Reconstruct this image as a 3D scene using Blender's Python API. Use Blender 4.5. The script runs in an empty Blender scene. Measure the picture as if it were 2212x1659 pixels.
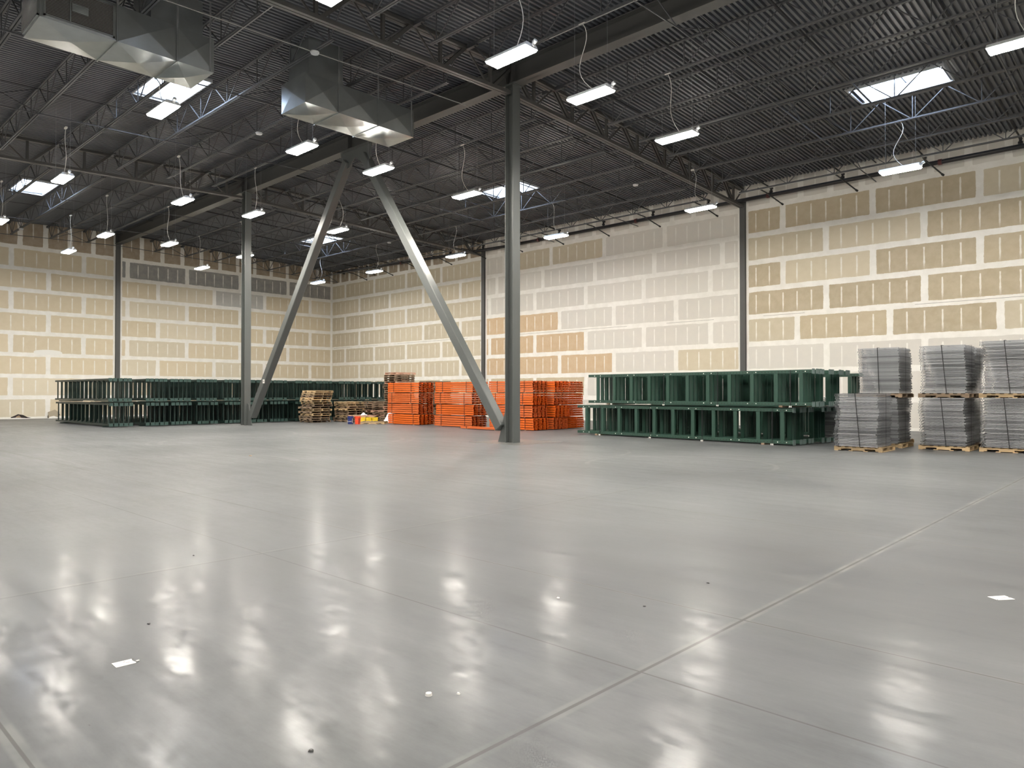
import bpy, math, random
from mathutils import Vector, Matrix, noise
S = bpy.context.scene
C = S.collection
R = random.Random(7)

# ------------------------------------------------------------------ camera
F_PX, PITCH, YAW = 1555.84, 0.0121, 2.3269
CAM = Vector((48.24, -30.864, 1.4827))
fw = Vector((math.cos(YAW)*math.cos(PITCH), math.sin(YAW)*math.cos(PITCH), math.sin(PITCH)))
rt = Vector((math.sin(YAW), -math.cos(YAW), 0))
up = rt.cross(fw)
cam_d = bpy.data.cameras.new('camera')
cam_d.sensor_fit = 'HORIZONTAL'; cam_d.sensor_width = 36; cam_d.lens = F_PX/2212*36
cam_d.clip_end = 300
cam = bpy.data.objects.new('camera', cam_d)
C.objects.link(cam)
cam.matrix_world = Matrix(((rt.x, up.x, -fw.x, CAM.x), (rt.y, up.y, -fw.y, CAM.y), (rt.z, up.z, -fw.z, CAM.z), (0, 0, 0, 1)))
S.camera = cam

# ------------------------------------------------------------------ light and exposure
S.view_settings.view_transform = 'Standard'
S.view_settings.look = 'None'
S.view_settings.gamma = 1
S.view_settings.use_curve_mapping = False
S.view_settings.exposure = 0.68
LAMP = 150.0
LAMP_COL = (1.0, 0.945, 0.85)
W = bpy.data.worlds.new('sky'); S.world = W; W.use_nodes = True
bg = W.node_tree.nodes['Background']
bg.inputs[0].default_value = (0.72, 0.83, 1.0, 1)
bg.inputs[1].default_value = 14.0
S.cycles.use_light_tree = True
S.cycles.max_bounces = 8
S.cycles.diffuse_bounces = 4
S.cycles.glossy_bounces = 4
S.cycles.transparent_max_bounces = 6
S.cycles.sample_clamp_indirect = 6
S.cycles.use_denoising = True

# ------------------------------------------------------------------ geometry of the hall
BX, BY = 16.764, 15.24
RIDGE = -15.24
XMAX, YMIN = 67.06, -45.72
def zj(y): return 10.45 - 0.034*abs(y - RIDGE)          # joist underside
def zd(y): return zj(y) + 0.88                          # deck underside
JOIST = 1.905
SKY = [(cx-1.3, cx+1.3, y0, y1) for cx in (9.0, 25.0, 41.75, 58.5) for y0, y1 in ((-7.12, -5.80), (-22.5, -21.15), (-37.4, -36.1))]  # last column and last row are unseen skylights, added for daylight

# ------------------------------------------------------------------ materials
def lin(c): return tuple(x for x in c)
def mat(name, col, rough=0.5, metal=0.0, var=0.0, vscale=3.0, bump=0.0, bscale=30.0, spec=0.5, emit=None, es=0.0, stretch=None):
    m = bpy.data.materials.new(name); m.use_nodes = True
    nt = m.node_tree; b = nt.nodes['Principled BSDF']
    b.inputs['Base Color'].default_value = (*col, 1)
    b.inputs['Roughness'].default_value = rough
    b.inputs['Metallic'].default_value = metal
    b.inputs['Specular IOR Level'].default_value = spec
    if emit:
        b.inputs['Emission Color'].default_value = (*emit, 1); b.inputs['Emission Strength'].default_value = es
    if var or bump:
        tc = nt.nodes.new('ShaderNodeTexCoord'); mp = nt.nodes.new('ShaderNodeMapping')
        nt.links.new(tc.outputs['Object'], mp.inputs['Vector'])
        if stretch: mp.inputs['Scale'].default_value = stretch
    if var:
        n = nt.nodes.new('ShaderNodeTexNoise'); n.inputs['Scale'].default_value = vscale; n.inputs['Detail'].default_value = 5
        nt.links.new(mp.outputs[0], n.inputs['Vector'])
        mx = nt.nodes.new('ShaderNodeMix'); mx.data_type = 'RGBA'
        mx.inputs[6].default_value = (*[max(0, c*(1-var)) for c in col], 1)
        mx.inputs[7].default_value = (*[min(1, c*(1+var)) for c in col], 1)
        nt.links.new(n.outputs['Fac'], mx.inputs[0]); nt.links.new(mx.outputs[2], b.inputs['Base Color'])
    if bump:
        n2 = nt.nodes.new('ShaderNodeTexNoise'); n2.inputs['Scale'].default_value = bscale
        nt.links.new(mp.outputs[0], n2.inputs['Vector'])
        bp = nt.nodes.new('ShaderNodeBump'); bp.inputs['Strength'].default_value = bump; bp.inputs['Distance'].default_value = 0.01
        nt.links.new(n2.outputs['Fac'], bp.inputs['Height']); nt.links.new(bp.outputs[0], b.inputs['Normal'])
    return m

M = {}
M['column'] = mat('grey_green_steel_paint', (0.100, 0.107, 0.103), 0.40, var=0.10, vscale=1.5)
M['wallcol'] = mat('dark_grey_steel_paint', (0.075, 0.075, 0.073), 0.5, var=0.08)
M['steel'] = mat('dark_roof_steel', (0.075, 0.078, 0.085), 0.5, var=0.15, vscale=2)
M['girder'] = mat('girder_steel', (0.068, 0.066, 0.064), 0.5, var=0.15, vscale=2)
M['beam'] = mat('ridge_beam_paint', (0.085, 0.085, 0.083), 0.45, var=0.08, vscale=1)
M['deck'] = mat('dark_roof_deck', (0.120, 0.128, 0.145), 0.42, var=0.15, vscale=0.6)
M['pipe'] = mat('black_pipe', (0.018, 0.018, 0.020), 0.4)
M['redpipe'] = mat('dark_red_coupling', (0.10, 0.03, 0.03), 0.5)
M['galv'] = mat('galvanised_duct', (0.50, 0.53, 0.53), 0.30, metal=0.9, var=0.18, vscale=2.5, bump=0.05, bscale=5)
M['galvside'] = M['galv']
M['louvre'] = mat('louvre_slats', (0.30, 0.32, 0.32), 0.45, metal=0.6)
M['white'] = mat('white_enamel', (0.62, 0.64, 0.66), 0.4)
M['conduit'] = mat('grey_conduit', (0.34, 0.34, 0.33), 0.45)
M['cord'] = mat('white_cord', (0.72, 0.72, 0.68), 0.5)
M['wire'] = mat('steel_wire', (0.30, 0.31, 0.32), 0.4, metal=0.5)
M['lens'] = mat('lamp_lens', (0.9, 0.9, 0.9), 0.4, emit=LAMP_COL, es=LAMP)
M['green'] = mat('green_rack_paint', (0.026, 0.066, 0.048), 0.38, var=0.10, vscale=2)
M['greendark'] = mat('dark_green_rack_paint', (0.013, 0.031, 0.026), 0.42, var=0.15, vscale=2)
M['greenplate'] = mat('green_foot_plate', (0.038, 0.078, 0.068), 0.45, var=0.25, vscale=9)
M['greenend'] = mat('worn_green_foot_plate', (0.14, 0.19, 0.18), 0.4, var=0.45, vscale=14)
M['orange'] = mat('orange_beam_paint', (0.72, 0.135, 0.016), 0.38, var=0.10, vscale=3)
M['orange2'] = mat('faded_orange_beam_paint', (0.66, 0.145, 0.035), 0.35, var=0.10, vscale=3)
M['strapd'] = mat('black_strap', (0.012, 0.012, 0.014), 0.4)
M['strapo'] = mat('brown_strap', (0.06, 0.014, 0.010), 0.5)
M['clip'] = mat('white_clip', (0.85, 0.83, 0.78), 0.5)
M['deckwire'] = mat('galvanised_wire', (0.36, 0.37, 0.385), 0.42, metal=0.35, var=0.35, vscale=7, stretch=(0.3, 0.3, 6))
M['wood'] = mat('pallet_wood', (0.50, 0.36, 0.20), 0.75, var=0.35, vscale=5, stretch=(1, 1, 4))
M['woodd'] = mat('weathered_pallet_wood', (0.24, 0.17, 0.11), 0.8, var=0.35, vscale=5, stretch=(1, 1, 4))
M['woodp'] = mat('pink_pallet_wood', (0.55, 0.34, 0.24), 0.8, var=0.3, vscale=5)
M['blue'] = mat('navy_plastic', (0.02, 0.035, 0.17), 0.35)
M['red'] = mat('orange_red_plastic', (0.85, 0.08, 0.025), 0.35)
M['yellow'] = mat('yellow_plastic', (0.86, 0.62, 0.03), 0.4, var=0.12, vscale=9)
M['film'] = mat('white_film', (0.75, 0.76, 0.80), 0.35, var=0.15, vscale=12)
M['paper'] = mat('dirty_white_paper', (0.80, 0.77, 0.72), 0.7, var=0.05, vscale=20)
M['ink'] = mat('grey_ink', (0.42, 0.36, 0.34), 0.7)
M['black'] = mat('black_tape', (0.03, 0.03, 0.03), 0.5)
M['gyp'] = mat('broken_gypsum', (0.72, 0.70, 0.66), 0.9, var=0.2, vscale=20)
M['tan'] = mat('board_paper', (0.36, 0.31, 0.23), 0.85)
M['hole'] = mat('dark_cavity', (0.03, 0.02, 0.02), 0.9)
M['plain'] = mat('painted_wall', (0.55, 0.52, 0.46), 0.8)
M['pad'] = mat('column_pad_concrete', (0.13, 0.128, 0.12), 0.35, var=0.15, vscale=4)
M['seam'] = mat('dark_seam', (0.10, 0.09, 0.08), 0.8)
def per_piece(m, lo, hi):
    nt = m.node_tree; b = nt.nodes['Principled BSDF']; src = b.inputs['Base Color'].links[0].from_socket
    oi = nt.nodes.new('ShaderNodeObjectInfo'); mr = nt.nodes.new('ShaderNodeMapRange'); mr.inputs[3].default_value = lo; mr.inputs[4].default_value = hi
    nt.links.new(oi.outputs['Random'], mr.inputs[0]); hv = nt.nodes.new('ShaderNodeHueSaturation'); nt.links.new(mr.outputs[0], hv.inputs['Value'])
    nt.links.new(src, hv.inputs['Color']); nt.links.new(hv.outputs[0], b.inputs['Base Color'])
per_piece(M['deckwire'], 0.55, 1.25); per_piece(M['wood'], 0.6, 1.15); per_piece(M['woodd'], 0.6, 1.2)
# pane
pm = bpy.data.materials.new('skylight_acrylic'); pm.use_nodes = True
nt = pm.node_tree; nt.nodes.remove(nt.nodes['Principled BSDF'])
o = nt.nodes['Material Output']; tr = nt.nodes.new('ShaderNodeBsdfTransparent'); tr.inputs[0].default_value = (0.95, 0.97, 1, 1)
tl = nt.nodes.new('ShaderNodeBsdfTranslucent'); tl.inputs[0].default_value = (0.9, 0.93, 1, 1)
ms = nt.nodes.new('ShaderNodeMixShader'); ms.inputs[0].default_value = 0.25
nt.links.new(tr.outputs[0], ms.inputs[1]); nt.links.new(tl.outputs[0], ms.inputs[2]); nt.links.new(ms.outputs[0], o.inputs[0])
M['pane'] = pm

# ------------------------------------------------------------------ helpers
class MB:
    def __init__(s): s.v = []; s.f = []
    def quad(s, a, b, c, d):
        n = len(s.v); s.v += [tuple(a), tuple(b), tuple(c), tuple(d)]; s.f.append((n, n+1, n+2, n+3)); return s
    def box(s, x0, x1, y0, y1, z0, z1):
        n = len(s.v)
        s.v += [(x0,y0,z0),(x1,y0,z0),(x1,y1,z0),(x0,y1,z0),(x0,y0,z1),(x1,y0,z1),(x1,y1,z1),(x0,y1,z1)]
        s.f += [(n,n+3,n+2,n+1),(n+4,n+5,n+6,n+7),(n,n+1,n+5,n+4),(n+1,n+2,n+6,n+5),(n+2,n+3,n+7,n+6),(n+3,n,n+4,n+7)]
        return s
    def bar(s, p, q, w, h, side=None):
        """box along p->q; w across the side vector, h across the other"""
        p = Vector(p); q = Vector(q); d = (q-p).normalized()
        a = Vector(side) if side else (Vector((0,0,1)).cross(d) if abs(d.z) < 0.99 else Vector((1,0,0)))
        a = (a - d*a.dot(d)).normalized(); b = d.cross(a)
        n = len(s.v)
        for e in (p, q):
            for i, j in ((-1,-1),(1,-1),(1,1),(-1,1)): s.v.append(tuple(e + a*(w/2*i) + b*(h/2*j)))
        s.f += [(n,n+1,n+2,n+3),(n+7,n+6,n+5,n+4)] + [(n+(i+1)%4, n+i, n+4+i, n+4+(i+1)%4) for i in range(4)]
        return s
    def cyl(s, p, q, r, n=10, r2=None, caps=True):
        p = Vector(p); q = Vector(q); d = (q-p).normalized(); r2 = r if r2 is None else r2
        a = d.orthogonal().normalized(); b = d.cross(a); k = len(s.v)
        for e, rr in ((p, r), (q, r2)):
            for i in range(n):
                t = 2*math.pi*i/n; s.v.append(tuple(e + a*(rr*math.cos(t)) + b*(rr*math.sin(t))))
        for i in range(n): s.f.append((k+i, k+(i+1)%n, k+n+(i+1)%n, k+n+i))
        if caps: s.f += [tuple(k+i for i in reversed(range(n))), tuple(k+n+i for i in range(n))]
        return s
    def tube(s, pts, r, n=6):
        for a, b in zip(pts[:-1], pts[1:]): s.cyl(a, b, r, n)
        return s
    def mesh(s, name):
        me = bpy.data.meshes.new(name); me.from_pydata(s.v, [], s.f); me.validate(); me.update(); return me
    def build(s, name, m, parent=None, loc=None, smooth=False, bevel=0):
        me = s.mesh(name); me.materials.append(m)
        if smooth:
            for p in me.polygons: p.use_smooth = True
        o = bpy.data.objects.new(name, me); C.objects.link(o)
        if parent: o.parent = parent
        if loc: o.location = loc
        if bevel:
            b = o.modifiers.new('bevel', 'BEVEL'); b.width = bevel; b.segments = 1; b.limit_method = 'ANGLE'
        return o
def inst(me, name, parent=None, loc=None, rot=None):
    o = bpy.data.objects.new(name, me); C.objects.link(o)
    if parent: o.parent = parent
    if loc: o.location = loc
    if rot: o.rotation_euler = rot
    return o
def empty(name, loc=(0,0,0), rz=0.0):
    o = bpy.data.objects.new(name, None); C.objects.link(o); o.location = loc; o.rotation_euler = (0,0,rz); o.empty_display_size = 0.2
    return o
def tag(o, label, cat, group=None, kind=None):
    o['label'] = label; o['category'] = cat
    if group: o['group'] = group
    if kind: o['kind'] = kind
    return o
def structure(o): o['kind'] = 'structure'; return o
ORD = ['first','second','third','fourth','fifth','sixth','seventh','eighth','ninth','tenth','eleventh','twelfth','thirteenth','fourteenth','fifteenth','sixteenth','seventeenth','eighteenth','nineteenth','twentieth','twenty-first','twenty-second','twenty-third','twenty-fourth']
def nodes_math(nt, op, a, b=None, c=None, clamp=False):
    n = nt.nodes.new('ShaderNodeMath'); n.operation = op; n.use_clamp = clamp
    for i, v in enumerate((a, b, c)):
        if v is None: continue
        if isinstance(v, (int, float)): n.inputs[i].default_value = v
        else: nt.links.new(v, n.inputs[i])
    return n.outputs[0]
def maprange(nt, v, a, b, c, d, smooth=True):
    n = nt.nodes.new('ShaderNodeMapRange')
    if smooth: n.interpolation_type = 'SMOOTHSTEP'
    nt.links.new(v, n.inputs[0])
    for i, x in enumerate((a, b, c, d)): n.inputs[i+1].default_value = x
    return n.outputs[0]
def mixcol(nt, f, a, b, mode='MIX'):
    n = nt.nodes.new('ShaderNodeMix'); n.data_type = 'RGBA'; n.blend_type = mode
    if isinstance(f, (int, float)): n.inputs[0].default_value = f
    else: nt.links.new(f, n.inputs[0])
    for i, v in ((6, a), (7, b)):
        if isinstance(v, tuple): n.inputs[i].default_value = (*v, 1)
        else: nt.links.new(v, n.inputs[i])
    return n.outputs[2]
def noisetex(nt, vec, scale, detail=4, rough=0.5, sc=None):
    if sc:
        mp = nt.nodes.new('ShaderNodeMapping'); mp.inputs['Scale'].default_value = sc; nt.links.new(vec, mp.inputs['Vector']); vec = mp.outputs[0]
    n = nt.nodes.new('ShaderNodeTexNoise'); n.inputs['Scale'].default_value = scale; n.inputs['Detail'].default_value = detail; n.inputs['Roughness'].default_value = rough
    nt.links.new(vec, n.inputs['Vector']); return n.outputs['Fac']

# ------------------------------------------------------------------ floor
def floor_material():
    m = bpy.data.materials.new('polished_concrete'); m.use_nodes = True; nt = m.node_tree; b = nt.nodes['Principled BSDF']
    tc = nt.nodes.new('ShaderNodeTexCoord'); vec = tc.outputs['Object']
    sx = nt.nodes.new('ShaderNodeSeparateXYZ'); nt.links.new(vec, sx.inputs[0]); X, Y = sx.outputs[0], sx.outputs[1]
    big = noisetex(nt, vec, 0.22, 4, 0.55)
    mid = noisetex(nt, vec, 1.3, 6, 0.65, (0.45, 1.6, 1))
    fine = noisetex(nt, vec, 9, 6, 0.7, (0.7, 1.5, 1))
    streak = noisetex(nt, vec, 2.2, 5, 0.7, (0.25, 2.2, 1))
    f = nodes_math(nt, 'ADD', nodes_math(nt, 'MULTIPLY', big, 0.42), nodes_math(nt, 'MULTIPLY', mid, 0.24))
    f = nodes_math(nt, 'ADD', f, nodes_math(nt, 'MULTIPLY', fine, 0.20))
    f = nodes_math(nt, 'ADD', f, nodes_math(nt, 'MULTIPLY', streak, 0.30))
    f = maprange(nt, f, 0.30, 0.86, 0, 1, False)
    col = mixcol(nt, f, (0.030, 0.032, 0.035), (0.215, 0.219, 0.220))
    # light filler and dark saw cuts
    def line(axis, c, w, wob=0.0):
        d = nodes_math(nt, 'ABSOLUTE', nodes_math(nt, 'SUBTRACT', axis, c))
        return maprange(nt, d, w*0.55, w, 1, 0)
    light = None; dark = None
    wobn = noisetex(nt, vec, 3.0, 3)
    for ax, c, w in ((X, 46.1, 0.050), (X, 41.95, 0.016), (X, 33.53, 0.02), (X, 25.15, 0.02), (X, 50.3, 0.05), (Y, -15.24, 0.05), (Y, -22.80, 0.026), (Y, -26.40, 0.018), (Y, -19.05, 0.0), (Y, -30.08, 0.05), (Y, -11.43, 0.03)):
        if w == 0: continue
        l = line(ax, c, w); light = l if light is None else nodes_math(nt, 'MAXIMUM', light, l)
    for ax, c, w in ((X, 46.1, 0.014), (X, 42.0, 0.010), (X, 37.72, 0.010), (X, 29.34, 0.010), (Y, -26.40, 0.009), (Y, -27.60, 0.008), (Y, -30.08, 0.010), (Y, -22.80, 0.008), (Y, -18.95, 0.006)):
        l = line(ax, c, w); dark = l if dark is None else nodes_math(nt, 'MAXIMUM', dark, l)
    lm = nodes_math(nt, 'MULTIPLY', light, maprange(nt, wobn, 0.3, 0.7, 0.1, 0.75))
    col = mixcol(nt, lm, col, (0.22, 0.22, 0.21))
    # tyre arcs
    for cx, cy, r, w, s in ((27.5, -19.2, 3.6, 0.10, 0.35), (27.5, -19.2, 3.95, 0.07, 0.3), (36.2, -17.0, 2.2, 0.06, 0.4), (40.5, -17.6, 1.9, 0.07, 0.4), (33.0, -24.3, 1.9, 0.16, 0.25), (22.0, -21.5, 5.0, 0.1, 0.3)):
        dx = nodes_math(nt, 'SUBTRACT', X, cx); dy = nodes_math(nt, 'SUBTRACT', Y, cy)
        rr = nodes_math(nt, 'SQRT', nodes_math(nt, 'ADD', nodes_math(nt, 'MULTIPLY', dx, dx), nodes_math(nt, 'MULTIPLY', dy, dy)))
        d = nodes_math(nt, 'ABSOLUTE', nodes_math(nt, 'SUBTRACT', rr, r))
        a = nodes_math(nt, 'MULTIPLY', maprange(nt, d, w*0.4, w, s, 0), maprange(nt, big, 0.42, 0.56, 0, 1))
        col = mixcol(nt, a, col, (0.20, 0.198, 0.19))
    # scuffs
    sc = noisetex(nt, vec, 16, 2, 0.5, (0.6, 1.4, 1)); sc = maprange(nt, sc, 0.80, 0.84, 0, 0.7)
    col = mixcol(nt, sc, col, (0.06, 0.055, 0.05))
    col = mixcol(nt, nodes_math(nt, 'MULTIPLY', dark, 0.6), col, (0.06, 0.058, 0.053))
    nt.links.new(col, b.inputs['Base Color'])
    rg = maprange(nt, nodes_math(nt, 'ADD', nodes_math(nt, 'MULTIPLY', mid, 0.5), nodes_math(nt, 'MULTIPLY', streak, 0.5)), 0.3, 0.7, 0.44, 0.56)
    rg = nodes_math(nt, 'ADD', rg, nodes_math(nt, 'MULTIPLY', lm, 0.25))
    nt.links.new(rg, b.inputs['Roughness'])
    b.inputs['Specular IOR Level'].default_value = 0.12; b.inputs['Coat Weight'].default_value = 0.30; b.inputs['Coat IOR'].default_value = 1.5
    nt.links.new(maprange(nt, mid, 0.35, 0.65, 0.15, 0.24), b.inputs['Coat Roughness'])
    nt.links.new(maprange(nt, nodes_math(nt, 'ADD', nodes_math(nt, 'MULTIPLY', fine, 0.6), nodes_math(nt, 'MULTIPLY', streak, 0.4)), 0.38, 0.62, 0.05, 0.36), b.inputs['Coat Weight'])
    bp = nt.nodes.new('ShaderNodeBump'); bp.inputs['Strength'].default_value = 0.10; bp.inputs['Distance'].default_value = 0.002
    h = noisetex(nt, vec, 14, 5, 0.65, (0.6, 1.4, 1))
    nt.links.new(h, bp.inputs['Height']); nt.links.new(bp.outputs[0], b.inputs['Normal']); nt.links.new(bp.outputs[0], b.inputs['Coat Normal'])
    return m
fl = MB(); fl.box(-0.3, XMAX+0.3, YMIN-0.3, 0.3, -0.2, 0.0)
structure(fl.build('floor', floor_material()))

# ------------------------------------------------------------------ drywall
def wall_material():
    m = bpy.data.materials.new('taped_gypsum_board'); m.use_nodes = True; nt = m.node_tree; b = nt.nodes['Principled BSDF']
    uv = nt.nodes.new('ShaderNodeUVMap'); uv.uv_map = 'sheet'
    ha = nt.nodes.new('ShaderNodeAttribute'); ha.attribute_name = 'half'
    ti = nt.nodes.new('ShaderNodeAttribute'); ti.attribute_name = 'tint'
    tc = nt.nodes.new('ShaderNodeTexCoord'); vec = tc.outputs['Object']
    su = nt.nodes.new('ShaderNodeSeparateXYZ'); nt.links.new(uv.outputs[0], su.inputs[0])
    sh = nt.nodes.new('ShaderNodeSeparateXYZ'); nt.links.new(ha.outputs['Vector'], sh.inputs[0])
    U, V = su.outputs[0], su.outputs[1]; HU, HV, PH = sh.outputs
    wob = nodes_math(nt, 'MULTIPLY', nodes_math(nt, 'SUBTRACT', noisetex(nt, vec, 1.6, 5, 0.6), 0.5), 0.10)
    wob2 = nodes_math(nt, 'MULTIPLY', nodes_math(nt, 'SUBTRACT', noisetex(nt, vec, 14, 3, 0.6), 0.5), 0.025)
    wob = nodes_math(nt, 'ADD', wob, wob2)
    au = nodes_math(nt, 'SUBTRACT', nodes_math(nt, 'ABSOLUTE', U), nodes_math(nt, 'SUBTRACT', HU, 0.165))
    av = nodes_math(nt, 'SUBTRACT', nodes_math(nt, 'ABSOLUTE', V), nodes_math(nt, 'SUBTRACT', HV, 0.155))
    pu = nodes_math(nt, 'MAXIMUM', au, 0.0); pv = nodes_math(nt, 'MAXIMUM', av, 0.0)
    d = nodes_math(nt, 'SQRT', nodes_math(nt, 'ADD', nodes_math(nt, 'MULTIPLY', pu, pu), nodes_math(nt, 'MULTIPLY', pv, pv)))
    d = nodes_math(nt, 'ADD', d, wob)
    mud = maprange(nt, d, 0.030, 0.050, 0, 1)
    # stud spots
    s = nodes_math(nt, 'DIVIDE', nodes_math(nt, 'SUBTRACT', U, PH), 0.6096)
    near = nodes_math(nt, 'ROUND', s)
    ds = nodes_math(nt, 'MULTIPLY', nodes_math(nt, 'ABSOLUTE', nodes_math(nt, 'SUBTRACT', s, near)), 0.6096)
    wn = nt.nodes.new('ShaderNodeTexWhiteNoise'); wn.noise_dimensions = '4D'
    cb = nt.nodes.new('ShaderNodeCombineXYZ'); nt.links.new(near, cb.inputs[0]); nt.links.new(HU, cb.inputs[1]); nt.links.new(PH, cb.inputs[2])
    nt.links.new(cb.outputs[0], wn.inputs['Vector']); nt.links.new(ti.outputs['Alpha'], wn.inputs['W'])
    ext = nodes_math(nt, 'ADD', 0.28, nodes_math(nt, 'MULTIPLY', wn.outputs['Value'], 0.17))
    wv = nodes_math(nt, 'MULTIPLY', nodes_math(nt, 'SUBTRACT', noisetex(nt, vec, 5, 3), 0.5), 0.05)
    a1 = maprange(nt, nodes_math(nt, 'ADD', ds, wv), 0.020, 0.036, 1, 0)
    off = nodes_math(nt, 'MULTIPLY', nodes_math(nt, 'SUBTRACT', wn.outputs['Value'], 0.5), 0.16)
    a2 = maprange(nt, nodes_math(nt, 'SUBTRACT', nodes_math(nt, 'ABSOLUTE', nodes_math(nt, 'ADD', V, off)), ext), -0.02, 0.02, 1, 0)
    strip = nodes_math(nt, 'MULTIPLY', nodes_math(nt, 'MULTIPLY', a1, a2), 0.85)
    mask = nodes_math(nt, 'MAXIMUM', mud, strip)
    base = mixcol(nt, nodes_math(nt, 'MULTIPLY', maprange(nt, noisetex(nt, vec, 3, 5, 0.6), 0.3, 0.7, 0, 1), 0.14), ti.outputs['Color'], (0.80, 0.74, 0.62))
    mudc = mixcol(nt, maprange(nt, noisetex(nt, vec, 2.2, 5, 0.6), 0.3, 0.7, 0, 1), (0.76, 0.735, 0.68), (0.84, 0.815, 0.765))
    col = mixcol(nt, mask, base, mudc)
    nt.links.new(col, b.inputs['Base Color']); b.inputs['Roughness'].default_value = 0.85; b.inputs['Specular IOR Level'].default_value = 0.25
    return m
WM = wall_material()
TAN = (0.53, 0.445, 0.31); TAN2 = (0.57, 0.50, 0.375); GREY = (0.48, 0.47, 0.44); SKIM = (0.64, 0.61, 0.56); DARKT = (0.33, 0.265, 0.195); SLATE = (0.27, 0.265, 0.26); WARM = (0.56, 0.41, 0.26)
def sheets(name, place, bays, tint, top):
    """place(u, z)->xyz ; bays: (u0,u1,joint function(row)->first joint, stud phase)"""
    v = []; f = []; uvs = []; half = []; tin = []
    def sheet(u0, u1, z0, z1, ph, c):
        n = len(v); v.extend([place(u0, z0), place(u1, z0), place(u1, z1), place(u0, z1)]); f.append((n, n+1, n+2, n+3))
        hu, hv = (u1-u0)/2, (z1-z0)/2; uc = (u0+u1)/2
        p = (ph-uc) % 0.6096
        for a, bb in ((-hu,-hv),(hu,-hv),(hu,hv),(-hu,hv)): uvs.append((a, bb)); half.append((hu, hv, p)); tin.append((*c, R.random()))
    H = 1.2192
    for bi, (b0, b1, joint, ph) in enumerate(bays):
        for row in range(8):
            j = joint(row); xs = [b0] + [x for x in [j + 3.6576*k for k in range(-8, 8)] if b0+0.35 < x < b1-0.35] + [b1]
            for k, (a, c) in enumerate(zip(xs[:-1], xs[1:])): sheet(a, c, row*H, (row+1)*H, ph, tint(bi, row, k, (a+c)/2))
        n = max(1, round((b1-b0)/1.2192)); w = (b1-b0)/n
        for k in range(n): sheet(b0+k*w, b0+(k+1)*w, 8*H, top+0.5, b0+k*w+0.61, tint(bi, 8, k, b0+k*w))
    me = bpy.data.meshes.new(name); me.from_pydata(v, [], f)
    ul = me.uv_layers.new(name='sheet')
    for i, x in enumerate(uvs): ul.data[i].uv = x
    at = me.attributes.new('half', 'FLOAT_VECTOR', 'CORNER')
    for i, x in enumerate(half): at.data[i].vector = x
    ac = me.attributes.new('tint', 'FLOAT_COLOR', 'CORNER')
    for i, x in enumerate(tin): ac.data[i].color = x
    me.materials.append(WM)
    o = bpy.data.objects.new(name, me); C.objects.link(o); structure(o); return o
def jit(c, a=0.05):
    k = 1 + R.uniform(-a, a); return tuple(x*k for x in c)
ST = 0.6096
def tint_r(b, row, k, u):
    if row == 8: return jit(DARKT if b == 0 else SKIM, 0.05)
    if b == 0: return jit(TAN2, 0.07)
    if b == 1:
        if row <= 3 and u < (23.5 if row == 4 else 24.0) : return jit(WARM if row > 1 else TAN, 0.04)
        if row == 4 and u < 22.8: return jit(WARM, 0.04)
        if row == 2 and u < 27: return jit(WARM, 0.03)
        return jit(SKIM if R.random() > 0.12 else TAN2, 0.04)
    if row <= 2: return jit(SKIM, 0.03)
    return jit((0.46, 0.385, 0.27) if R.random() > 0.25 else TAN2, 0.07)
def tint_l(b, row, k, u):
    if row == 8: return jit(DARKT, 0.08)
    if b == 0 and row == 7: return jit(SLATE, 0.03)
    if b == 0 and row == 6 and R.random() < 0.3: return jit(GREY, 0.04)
    return jit((0.62, 0.53, 0.38) if R.random() > 0.35 else (0.64, 0.57, 0.44), 0.06)  # boards coloured lighter than on the right wall, in place of lamp light
def jr1(row): return 3.67 if row % 2 == 0 else 1.84
def jr2(row): return (20.93 if row % 2 else 22.76) + (0 if row < 6 else (2.44 if row == 6 else 1.22))
def jr3(row): return 37.18 if row % 2 == 0 and row != 0 else (35.96 if row == 3 else 35.35)
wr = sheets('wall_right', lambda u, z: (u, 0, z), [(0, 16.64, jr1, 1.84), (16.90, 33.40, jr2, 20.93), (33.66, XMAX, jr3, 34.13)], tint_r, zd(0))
# left wall, u = distance from the corner
LO = 20.774
def jl1(row): return LO - 13*ST if row % 2 == 0 else LO - 16*ST
def jl2(row): return LO if row % 2 else LO - 3*ST
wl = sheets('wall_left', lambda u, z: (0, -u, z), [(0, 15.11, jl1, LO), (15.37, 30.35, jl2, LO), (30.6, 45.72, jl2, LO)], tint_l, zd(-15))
bk = MB(); bk.box(-0.3, XMAX+0.3, 0.012, 0.3, 0, 12); structure(bk.build('wall_backing_right', M['plain'])); 
bk = MB(); bk.box(-0.3, -0.012, YMIN-0.3, 0.0, 0, 12); structure(bk.build('wall_backing_left', M['plain']))
w = MB(); w.box(XMAX, XMAX+0.3, YMIN-0.3, 0.3, 0, 12); structure(w.build('wall_east', M['plain']))
w = MB(); w.box(-0.3, XMAX+0.3, YMIN-0.3, YMIN, 0, 12); structure(w.build('wall_south', M['plain']))
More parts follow.
